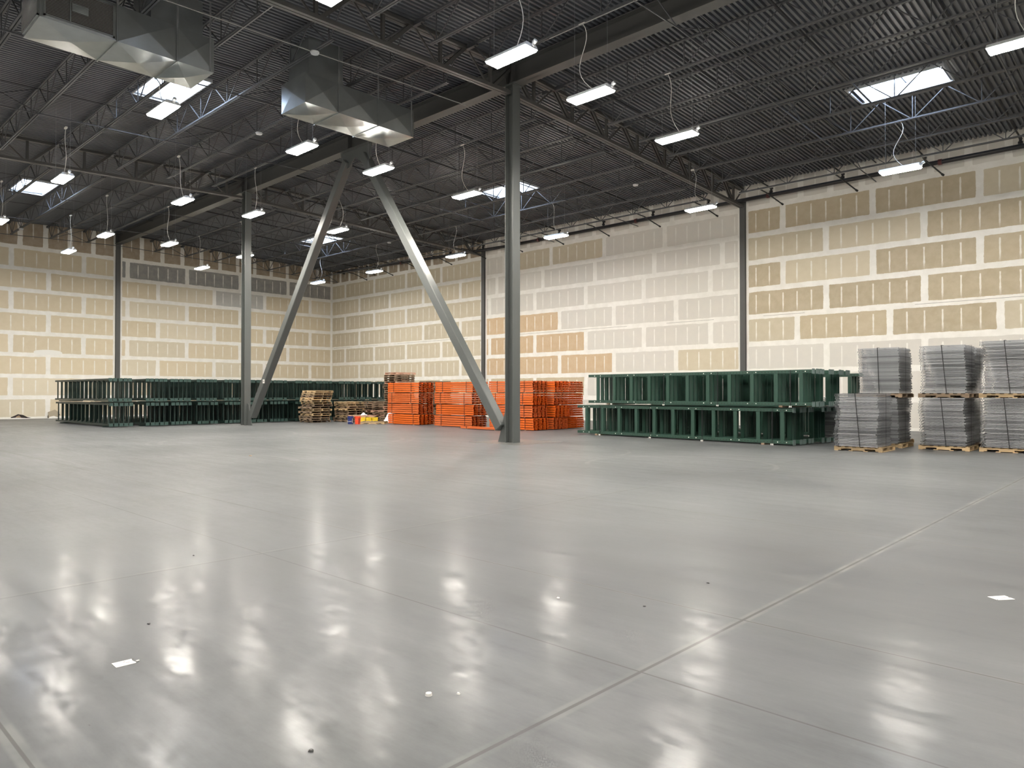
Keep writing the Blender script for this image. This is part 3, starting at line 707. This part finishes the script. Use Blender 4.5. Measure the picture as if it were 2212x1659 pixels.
def near_bundle(org, rz, z, nfr, label, detail, seed, xo0=0.0):
    r = random.Random(seed)
    e = empty('upright_frame_bundle', (org[0], org[1], z), rz); pitch = 0.205
    for i in range(nfr):
        f = empty('rack_frame', (xo0 + (r.uniform(-0.12, 0.02) if i else 0), 0.05 + pitch*i, 0.05)); f.parent = e
        for zz in (0.0, FH-0.085):
            p_ = inst(pM, 'post', f, (0, 0, zz)); q = inst(plM, 'foot_plate', f, (0, 0, zz-0.015))
            if i == 0: 
                h = inst(hM, 'slots', f, (0, 0, zz))
        n = 11
        for k in range(n):
            x = 0.42 + (NL-0.75)*k/(n-1) + (0.0 if i else 0); inst(stM, 'strut', f, (x, 0, 0))
    b = MB()
    for xs_ in (0.9, NL-0.9):
        b = MB(); b.box(xs_-0.05, xs_+0.05, -0.02, pitch*nfr, 0.0, 0.05); b.build('dunnage', M['woodd'], e)
    for xs_ in ((1.05, 3.2, 5.15, NL-0.62) if detail else (1.5, NL-1.5)):
        b = MB(); b.box(xs_-0.010, xs_+0.010, -0.003, 0.0, 0.03, FH+0.05).box(xs_-0.010, xs_+0.010, -0.003, pitch*nfr-0.06, FH+0.052, FH+0.055)
        so = b.build('strap', M['strapd'], e)
        b = MB(); b.box(xs_-0.035, xs_-0.012, -0.02, 0.0, 0.0, 0.045).box(xs_+0.012, xs_+0.035, -0.02, 0.0, 0.0, 0.045); b.build('strap_clip', M['clip'], so)
    if detail:
        b = MB(); 
        for k in range(11):
            x = 0.42 + (NL-0.75)*k/10
            if k % 2 == 0: 
                for zz in (0.05+0.045, 0.05+FH-0.045):
                    for dx in (-0.06, 0.06): b.cyl((x+dx*2.2, 0.004, zz), (x+dx*2.2, 0.013, zz), 0.016, 6)
        b.build('bolt_heads', M['clip'], e)
    tag(e, label, 'rack frames', 'green rack frame bundles near the middle'); return e
RZ = -0.075
def along(d, off, base=(32.35, -10.45)):
    return (base[0] + d*math.cos(RZ) - off*math.sin(RZ), base[1] + d*math.sin(RZ) + off*math.cos(RZ))
near_bundle(along(-0.15, 0.0), RZ, 0.0, 7, 'green rack frame bundle at floor level, front of the near stack', True, 1)
near_bundle(along(0.42, -0.05), RZ, 1.075, 7, 'green rack frame bundle on top, front of the near stack', True, 2)
near_bundle(along(-0.05, 1.55), RZ, 0.0, 5, 'green rack frame bundle at floor level, behind the front one', False, 3)
near_bundle(along(0.45, 1.55), RZ, 1.075, 5, 'green rack frame bundle on top, behind the front one', False, 4)
near_bundle(along(-0.35, 4.6), RZ, 0.0, 5, 'green rack frame bundle at floor level beside the leftmost wire decks', False, 5)
near_bundle(along(-0.20, 4.6), RZ, 1.065, 5, 'green rack frame bundle on top beside the leftmost wire decks', False, 6)

# ------------------------------------------------------------------ orange beams
def beam_mesh(L, h, w_):
    b = MB()
    def tube(y0, y1, z0, z1):
        t = 0.006; x0, x1 = 0.03, L-0.03
        b.quad((x0,y0,z0),(x1,y0,z0),(x1,y0,z1),(x0,y0,z1)).quad((x1,y1,z0),(x0,y1,z0),(x0,y1,z1),(x1,y1,z1))
        b.quad((x0,y0,z1),(x1,y0,z1),(x1,y1,z1),(x0,y1,z1)).quad((x0,y1,z0),(x1,y1,z0),(x1,y0,z0),(x0,y0,z0))
    tube(0.012, w_*0.52, 0.004, h*0.80); tube(w_*0.52, w_-0.006, 0.004, h*0.45)
    for x in (0.0, L-0.04):
        b.box(x, x+0.04, 0.0, 0.006, 0.0, h*0.93)
        b.box(x, x+0.04, w_*0.62, w_*0.66, 0.0, h*0.9)
        b.box(x, x+0.04, 0.0, w_*0.66, h*0.86, h*0.93)
    return b.mesh('beam')
BMS = {}
def beam_bundle(x0, y0, z0, L, ncol, nlay, label, seed, mname, w_=0.23, h=0.093):
    key = (L, mname, h)
    if key not in BMS:
        BMS[key] = beam_mesh(L, h, w_); BMS[key].materials.append(M[mname])
    r = random.Random(seed); e = empty('beam_bundle', (x0, y0, z0))
    for j in range(nlay):
        for i in range(ncol): inst(BMS[key], 'beam', e, (r.uniform(-0.02, 0.02), i*(w_+0.004), 0.022 + j*h))
    T = 0.022 + nlay*h; Wd = ncol*(w_+0.004)
    for xs_ in (0.42 + r.uniform(-.1, .1), L-0.42 + r.uniform(-.15, .05)):
        b = MB(); b.box(xs_-0.012, xs_+0.012, -0.012, -0.006, 0.0, T+0.003).box(xs_-0.012, xs_+0.012, -0.012, Wd, T+0.001, T+0.004)
        b.build('strap', M['strapo'], e)
        b = MB(); b.box(xs_-0.045, xs_+0.045, 0.0, Wd-0.02, 0.0, 0.022); b.build('dunnage', M['woodp'], e)
    tag(e, label, 'beam bundle', 'bundles of orange rack beams'); return e
STK = [(20.28, -9.85, 2.32, 'left orange stack', 4), (23.66, -9.85, 2.42, 'middle orange stack', 4), (27.20, -9.90, 2.42, 'orange stack behind the tall column', 4), (27.28, -8.78, 2.42, 'second orange row behind the tall column', 4), (27.05, -7.50, 2.50, 'rearmost orange stack beside the green frames', 4)]
TN = ['bottom', 'second', 'third', 'top']
for si, (x, y, L, nm, nc) in enumerate(STK):
    for t in range(4):
        mm = 'orange' if (t + si) % 2 == 0 else 'orange2'
        if si == 0: mm = ('orange', 'orange2', 'orange2', 'orange')[t]
        beam_bundle(x + (0, .08, .03, .05)[t] * (1 if si % 2 else -1), y + (0, .03, -.01, .02)[t], t*0.492, L, nc, 5, '%s bundle of orange beams, %s tier' % (nm, TN[t]), si*10+t, mm)
beam_bundle(26.35, -10.75, 0.0, 2.42, 2, 1, 'single low layer of orange beams on the floor before the stacks', 77, 'orange2', w_=0.28)

# ------------------------------------------------------------------ pallets
def pallet_meshes(L=1.16, D=1.06, h=0.112):
    sg = []
    for yy in (-D/2, -0.02, D/2-0.04):
        b = MB(); b.box(-L/2, L/2, yy, yy+0.04, h*0.52, h-0.018)
        for a, c in ((-L/2, -L/2+0.17), (-0.16, 0.16), (L/2-0.17, L/2)): b.box(a, c, yy, yy+0.04, 0.016, h*0.52)
        sg.append(b.mesh('stringer'))
    tp = MB(); n = 7
    for k in range(n):
        x = -L/2 + (L-0.09)*k/(n-1); tp.box(x, x+0.09+(0.03 if k in (0, n-1) else 0)*(-1 if k else 0), -D/2, D/2, h-0.018, h)
    bt = MB()
    for k in range(4):
        x = -L/2 + (L-0.10)*k/3; bt.box(x, x+0.10, -D/2, D/2, 0.0, 0.016)
    return sg, tp.mesh('top_boards'), bt.mesh('bottom_boards')
PALS = {}
for mm in ('wood', 'woodd', 'woodp'):
    sg, tp, bt = pallet_meshes()
    for me in sg+[tp, bt]: me.materials.append(M[mm])
    PALS[mm] = (sg, tp, bt)
PH = 0.113
def pallet(x, y, z, rz, mm, label, group, tilt=None):
    e = empty('pallet', (x, y, z), rz); sg, tp, bt = PALS[mm]
    if tilt: e.rotation_euler = (tilt[0], tilt[1], rz)
    for s_ in sg: inst(s_, 'stringer', e)
    inst(tp, 'top_boards', e); inst(bt, 'bottom_boards', e)
    tag(e, label, 'pallet', group); return e
def pstack(x, y, n, rz, nm, seed, mats, j=0.06, z0=0):
    r = random.Random(seed)
    for k in range(n):
        lvl = 'topmost' if k == n-1 else ('lowest' if k == 0 else '%s from the floor' % ORD[k])
        pallet(x + r.uniform(-j, j), y + r.uniform(-j, j), z0 + k*(PH+0.001), rz + r.uniform(-0.04, 0.04) + (0), r.choice(mats), 'wooden pallet in %s, %s' % (nm, lvl), 'stacked wooden pallets')
pstack(16.15, -11.25, 14, 0.0, 'the tidy stack left of the blue bucket', 3, ['wood', 'wood', 'wood', 'woodd'], 0.09)
pstack(16.45, -9.45, 9, 0.0, 'the stack behind the blue bucket', 4, ['woodd', 'woodd', 'wood'], 0.05)
pstack(16.55, -7.75, 9, 1.45, 'the stack behind the yellow guards', 5, ['woodd', 'woodp', 'woodd'], 0.07)
pstack(18.95, -8.15, 22, 1.45, 'the tall stack behind the left orange beams', 6, ['woodd', 'woodp', 'woodd'], 0.06)
pstack(20.9, -7.4, 18, 1.5, 'the dark stack mostly hidden by orange beams', 8, ['woodd'], 0.08)
pallet(19.78, -10.30, 0.0, 0.77, 'wood', 'single pallet flat on the floor right of the yellow guards', None)
pallet(17.75, -9.60, 0.0, 0.6, 'woodd', 'loose dark pallet lying beside the white plastic heap', None)
pallet(17.80, -9.55, 0.114, 0.8, 'woodd', 'loose dark pallet lying on another beside the plastic heap', None)
pallet(17.70, -9.62, 0.229, 1.1, 'woodp', 'loose brown pallet on top of two beside the plastic heap', None)

# ------------------------------------------------------------------ wire decks
def deck_mesh(w_, d_, h):
    b = MB()
    # rear lip and front lip (waterfall), channels and wires
    b.box(0.06, w_-0.015, 0.0, 0.006, 0.010, h*0.72).box(0.06, w_-0.015, d_-0.006, d_, 0.004, h*0.80)
    for y in (0.03, d_*0.33, d_*0.66, d_-0.04):
        b.box(-0.035, w_, y-0.018, y+0.018, h*0.80, h*0.88)
        b.box(-0.040, -0.034, y-0.018, y+0.018, h*0.05, h*0.88).box(-0.040, 0.03, y-0.018, y+0.018, h*0.02, h*0.12)
        b.box(w_-0.004, w_+0.002, y-0.018, y+0.018, h*0.40, h*0.88)
    for k in range(13):
        y = d_*k/12; b.box(w_-0.012, w_, y-0.003, y+0.003, 0.006, h*0.80)
        b.box(0, w_, y-0.0025, y+0.0025, h*0.72, h*0.80)
    b.box(w_-0.006, w_, 0, d_, 0.012, 0.020).box(0.0, 0.006, 0, d_, 0.006, 0.016)
    for k in range(9):
        x = w_*k/8; b.box(x-0.0025, x+0.0025, 0, d_, h*0.78, h*0.84)
    return b.mesh('wire_deck')
DW, DD = 0.98, 1.12
DKM = {}
def deck_bundle(x, y, z, n, h, label, seed, rz=0.0, slant=0.0):
    if h not in DKM:
        DKM[h] = deck_mesh(DW, DD, h); DKM[h].materials.append(M['deckwire'])
    r = random.Random(seed); e = empty('wire_deck_bundle', (x, y, z), rz); dx = dy = 0
    for k in range(n):
        dx = 0.88*dx + r.uniform(-0.018, 0.018); dy = 0.8*dy + r.uniform(-0.012, 0.012)
        d = inst(DKM[h], 'wire_deck', e, (dx + (0.02 if k % 2 else 0) - 0.01, dy, k*h), (0, 0, r.uniform(-0.006, 0.006)))
    T = n*h
    b = MB(); b.bar((0.50+slant, -0.036, 0.0), (0.46-slant*0.2, -0.036, T+0.004), 0.018, 0.004, (1,0,0)).box(0.45, 0.47, -0.036, DD+0.03, T+0.001, T+0.005); b.build('strap', M['strapd'], e)
    b = MB(); b.bar((DW+0.036, 0.5, 0.0), (DW+0.036, 0.52, T+0.004), 0.012, 0.004, (0,1,0)).box(-0.04, DW+0.036, 0.51, 0.53, T+0.002, T+0.006); b.build('strap', M['strapd'], e)
    tag(e, label, 'wire decks', 'strapped bundles of galvanised wire decks'); return e
def deck_tower(x, y, tiers, nm, seed, rz=0.0, mm='wood'):
    z = 0.0
    for t, (n, h) in enumerate(tiers):
        lv = 'only' if len(tiers) == 1 else ('upper' if t else 'lower')
        pallet(x+DW/2, y+DD/2, z, rz, 'woodd' if (seed+t) % 3 == 0 else mm, 'pallet under the %s wire deck bundle, %s' % (lv, nm), 'pallets under wire decks')
        z += 0.113
        deck_bundle(x + (0.02 if t else 0), y, z, n, h, '%s bundle of galvanised wire decks, %s' % (lv, nm), seed*7+t, rz, 0.06 if seed % 2 else 0.0)
        z += n*h + 0.004
deck_tower(41.60, -11.62, [(36, 0.0375)], 'front single stack', 1)
deck_tower(41.55, -9.75, [(33, 0.0375), (33, 0.0375)], 'behind the front single stack', 2)
deck_tower(39.98, -8.30, [(33, 0.0375)], 'low stack between green frames and front stack', 3)
deck_tower(41.15, -8.10, [(33, 0.0375), (31, 0.0375)], 'tower peeking out left behind the front stack', 4)
deck_tower(43.10, -9.78, [(33, 0.0375), (33, 0.0375)], 'second tower from the right', 5)
deck_tower(43.00, -8.25, [(33, 0.0375), (33, 0.0375)], 'tower hidden behind the second tower from the right', 6)
deck_tower(44.42, -9.55, [(33, 0.0375), (35, 0.0375)], 'rightmost tower at the picture edge', 7)
deck_tower(44.38, -8.05, [(33, 0.0375), (35, 0.0375)], 'tower hidden behind the rightmost tower', 8)

# ------------------------------------------------------------------ small things
def bucket(x, y, mm, label, txt, tcol, rz, vert):
    e = empty('bucket', (x, y, 0), rz); n = 28; pr = [(0.118, 0.0), (0.124, 0.02), (0.137, 0.28), (0.152, 0.29), (0.152, 0.315), (0.140, 0.318), (0.143, 0.366), (0.148, 0.370), (0.140, 0.370), (0.115, 0.03)]
    b = MB()
    for r_, z in pr:
        for i in range(n): t = 2*math.pi*i/n; b.v.append((r_*math.cos(t), r_*math.sin(t), z))
    for k in range(len(pr)-1):
        for i in range(n): b.f.append((k*n+i, k*n+(i+1)%n, (k+1)*n+(i+1)%n, (k+1)*n+i))
    b.f.append(tuple(reversed(range(n)))); b.f.append(tuple((len(pr)-1)*n+i for i in range(n)))
    b.build('pail', M[mm], e, smooth=False)
    b = MB(); b.tube([(0.155*math.cos(t), -0.10*math.sin(t)-0.02, 0.30-0.12*math.sin(t)) for t in [math.pi*i/14 for i in range(15)]], 0.0035, 5); b.build('handle', M['wire'], e)
    for (s_, size, px, pz, rot) in txt:
        cu = bpy.data.curves.new('lettering', 'FONT'); cu.body = s_; cu.size = size; cu.extrude = 0.002; cu.align_x = 'CENTER'; cu.align_y = 'CENTER'
        t = bpy.data.objects.new('lettering', cu); C.objects.link(t); t.parent = e; cu.materials.append(M[tcol])
        dg = bpy.context.evaluated_depsgraph_get(); tm = bpy.data.meshes.new_from_object(t.evaluated_get(dg)); bpy.data.objects.remove(t)
        t = bpy.data.objects.new('lettering', tm); C.objects.link(t); t.parent = e; tm.materials.clear(); tm.materials.append(M[tcol])
        t.location = (px, -math.sqrt(max(0, 0.139**2-px*px))-0.003, pz); t.rotation_euler = (math.pi/2, rot, math.asin(max(-1, min(1, px/0.14))))
    tag(e, label, 'bucket'); return e
vd = math.atan2(CAM.y+11.3, CAM.x-19.5); 
bucket(19.27, -11.29, 'blue', 'navy blue plastic bucket with white lettering beside the orange bucket', [("Lowe's", 0.085, -0.03, 0.13, 0), ("LOWE'S", 0.06, 0.09, 0.16, math.pi/2)], 'clip', vd+math.pi/2, True)
bucket(19.64, -11.14, 'red', 'bright orange-red plastic bucket between the blue bucket and yellow guards', [("THE HOME", 0.05, 0.045, 0.16, math.pi/2), ("DEPOT", 0.07, 0.085, 0.16, math.pi/2)], 'black', vd+math.pi/2, True)
def guard(x, y, rz, label):
    b = MB(); h = 0.27; w_ = 0.28
    b.box(-w_/2, w_/2, -0.12, -0.09, 0, h).box(-w_/2, -w_/2+0.03, -0.12, 0.10, 0, h-0.02).box(w_/2-0.03, w_/2, -0.12, 0.10, 0, h-0.02).box(-w_/2, w_/2, 0.04, 0.10, 0, h-0.05)
    for k in range(4): b.cyl((-w_/2+0.05+k*0.06, -0.125, 0.02), (-w_/2+0.05+k*0.06, -0.125, h-0.02), 0.011, 6)
    o = b.build('post_guard', M['yellow'], bevel=0.008); o.location = (x, y, 0); o.rotation_euler = (0, 0, rz); tag(o, label, 'post guard', 'yellow plastic guards beside the buckets'); return o
pr_ = Vector((rt.x, rt.y, 0)).normalized()
for k, lb in enumerate(('yellow plastic guard touching the orange bucket', 'yellow plastic guard, middle of the row of three', 'yellow plastic guard at the pallet end of the row')):
    p = Vector((18.42, -10.02, 0)) + pr_*(0.30*k + (0, .02, .0)[k])
    guard(p.x, p.y, vd+math.pi/2+(0, -.15, .2)[k], lb)
def heap(x, y, rx, ry, h, label, seed, m, name, n=26):
    b = MB(); r = random.Random(seed)
    for j in range(n+1):
        for i in range(n+1):
            u, v = i/n*2-1, j/n*2-1; d = math.hypot(u, v); 
            z = max(0, 1-d**1.6)*h*(0.75+0.5*noise.noise(Vector((u*2+seed, v*2, 0)))) + 0.16*h*abs(noise.noise(Vector((u*7, v*7+seed, 3))))*(1 if d < 0.95 else 0) + 0.08*h*abs(noise.noise(Vector((u*15, v*15+seed, 3))))*(1 if d < 0.9 else 0)
            b.v.append((x+u*rx, y+v*ry, max(0.002, z) if d < 1 else 0.002))
    for j in range(n):
        for i in range(n):
            if max(math.hypot((i+a)/n*2-1, (j+c)/n*2-1) for a in (0,1) for c in (0,1)) <= 1.05:
                b.f.append((j*(n+1)+i, j*(n+1)+i+1, (j+1)*(n+1)+i+1, (j+1)*(n+1)+i))
    tag(b.build(name, m), label, 'plastic sheet'); 
heap(19.62, -9.10, 0.58, 0.42, 0.62, 'crumpled heap of white plastic film left of the orange beams', 3, M['film'], 'plastic_film')
heap(17.95, -9.60, 0.22, 0.16, 0.14, 'small scrap of white plastic among the loose pallets', 9, M['film'], 'plastic_scrap', 12)
for o in bpy.data.objects:
    if o.name.startswith('plastic_scrap'): o.location.z = 0.345

# papers
def paper(pts, label, marks, extra):
    """pts: floor corners"""
    c = sum((Vector((*p, 0)) for p in pts), Vector())/len(pts); e = empty('paper_sheet', (c.x, c.y, 0.0))
    b = MB(); n = len(pts)
    b.v = [(p[0]-c.x, p[1]-c.y, 0.0025) for p in pts] + [(p[0]-c.x, p[1]-c.y, 0.0005) for p in pts]
    b.f = [tuple(range(n)), tuple(reversed(range(n, 2*n)))] + [(i, n+i, n+(i+1)%n, (i+1)%n) for i in range(n)]
    b.build('sheet', M['paper'], e)
    for k, (poly, mm) in enumerate(marks):
        b = MB(); b.v = [(p[0]-c.x, p[1]-c.y, 0.0035) for p in poly]; b.f = [tuple(range(len(poly)))]; b.build('smudge' if mm == 'ink' else 'torn_edge', M[mm], e)
    tag(e, label, 'paper'); return e
def FP(x, y):
    a = (x-1106)/F_PX; b_ = (829.5-y)/F_PX; d = fw + rt*a + up*b_; t = -CAM.z/d.z; p = CAM + d*t; return (p.x, p.y)
paper([FP(241, 1434), FP(284, 1424), FP(286.5, 1428), FP(289, 1429), FP(294.5, 1431), FP(293.5, 1432.5), FP(251, 1443)], 'torn white paper label on the floor at lower left', [([FP(265,1431.5), FP(269,1429.5), FP(271,1430.5), FP(267,1432.5)], 'ink'), ([FP(271,1432.8), FP(280,1430.3), FP(281,1431.5), FP(272,1433.8)], 'ink'), ([FP(284,1424.5), FP(288,1422.8), FP(290,1425.5), FP(287,1427.5)], 'black'), ([FP(295,1432.5), FP(300.5,1429), FP(301,1428), FP(294,1430.5)], 'black')], None)
b = MB(); q = [FP(293, 1427.8), FP(300.5, 1426.3), FP(301.3, 1427.6), FP(296.5, 1429.4)]
b.v = [(*p, 0.004) for p in q] + [(*p, 0.0005) for p in q]; b.f = [(0,1,2,3), (7,6,5,4), (0,4,5,1), (1,5,6,2), (2,6,7,3), (3,7,4,0)]
tag(b.build('paper_scrap', M['paper']), 'tiny curled paper scrap beside the torn label at lower left', 'paper')
paper([FP(2133, 1289.3), FP(2170, 1287), FP(2193, 1295.3), FP(2155, 1297)], 'white paper sheet on the floor at the right edge', [([FP(2150,1291), FP(2170,1290), FP(2176,1292.5), FP(2160,1294.5)], 'ink') if False else ([FP(2160,1293.2), FP(2172,1291.2), FP(2176,1292.4), FP(2164,1294.2)], 'ink'), ([FP(2177,1289.6), FP(2182,1289.8), FP(2184,1292), FP(2179,1291.6)], 'black'), ([FP(2153.5,1296), FP(2155,1295.8), FP(2157,1297.6), FP(2154,1297.4)], 'black')], None)
# small litter on the floor
litter = [(926, 1502, 'clip', 'shiny bottle cap on the floor, lower middle'), (990, 1499, 'gyp', 'small chip of debris right of the bottle cap'), (321, 1348, 'black', 'tiny black chip on the floor beyond the left paper'), (1392, 1310, 'black', 'tiny dark sliver on the floor near the joint'), (1530, 1260, 'black', 'tiny dark chip on the floor, right of centre'), (541, 985, 'woodd', 'small dark crumb on the floor before the green frames'), (672, 1622, 'black', 'dark crumb at the bottom edge of the picture'), (418, 1200, 'black', 'tiny black speck on the floor, left of centre'), (1206, 1292, 'clip', 'small pale chip by a lamp reflection')]
for k, (px, py, mm, lb) in enumerate(litter):
    x, y = FP(px, py); b = MB(); s_ = 0.018 + 0.000*k; r = random.Random(k)
    if py < 1100: s_ = 0.05
    if lb.startswith('shiny'): b.cyl((x, y, 0.0), (x, y, 0.012), 0.018, 12, 0.015)
    else:
        pp = [(x+s_*r.uniform(.5,1.1)*math.cos(t), y+s_*r.uniform(.4,.9)*math.sin(t)) for t in [2*math.pi*i/7 for i in range(7)]]
        b.v = [(*p, 0.0) for p in pp] + [(x+(p[0]-x)*.6, y+(p[1]-y)*.6, s_*.35) for p in pp]
        b.f = [tuple(range(7))[::-1], tuple(range(7, 14))] + [(i, (i+1)%7, 7+(i+1)%7, 7+i) for i in range(7)]
    tag(b.build('floor_litter', M[mm]), lb, 'litter')

# broken board at the left wall
def shard(pts, x0, th, m, name, label=None, parent=None, lean=0.0):
    b = MB(); n = len(pts); b.v = [(x0 + lean*(0.6-z), y, z) for y, z in pts] + [(x0+th + lean*(0.6-z), y, z) for y, z in pts]
    b.f = [tuple(range(n))[::-1], tuple(range(n, 2*n))] + [(i, (i+1)%n, n+(i+1)%n, n+i) for i in range(n)]
    o = b.build(name, m, parent)
    if label: tag(o, label, 'debris')
    return o
shard([(-18.95, 0.10), (-18.9, 0.30), (-18.62, 0.42), (-18.45, 0.26), (-18.30, 0.20), (-18.5, 0.02), (-18.95, 0.02)], 0.003, 0.002, M['hole'], 'hole', None, wl)
shard([(-18.93, 0.0), (-18.95, 0.36), (-18.60, 0.50), (-18.36, 0.30), (-18.42, 0.12), (-18.70, 0.0)], 0.05, 0.013, M['tan'], 'board_piece', 'broken tan drywall piece leaning on the left wall near the frames', None, 0.14)
shard([(-20.75, 0.10), (-20.55, 0.19), (-20.40, 0.27), (-20.15, 0.22), (-19.95, 0.10), (-19.75, 0.04), (-20.7, 0.03)], 0.003, 0.002, M['hole'], 'hole', None, wl)
shard([(-20.95, 0.0), (-20.90, 0.06), (-20.5, 0.08), (-20.1, 0.05), (-19.95, 0.0)], 0.10, 0.015, M['gyp'], 'board_piece', 'white broken drywall strip on the floor at the far left', None, 0.2)
shard([(-20.62, 0.0), (-20.5, 0.15), (-20.38, 0.21), (-20.30, 0.1), (-20.2, 0.0)], 0.12, 0.02, M['woodd'], 'board_piece', 'crumpled brown paper scrap at the far left wall', None, 0.1)
shard([(-18.98, 0.0), (-18.9, 0.10), (-18.7, 0.14), (-18.5, 0.06), (-18.25, 0.08), (-18.1, 0.0)], 0.16, 0.02, M['gyp'], 'board_piece', 'white gypsum crumbs in front of the leaning tan piece', None, 0.25)
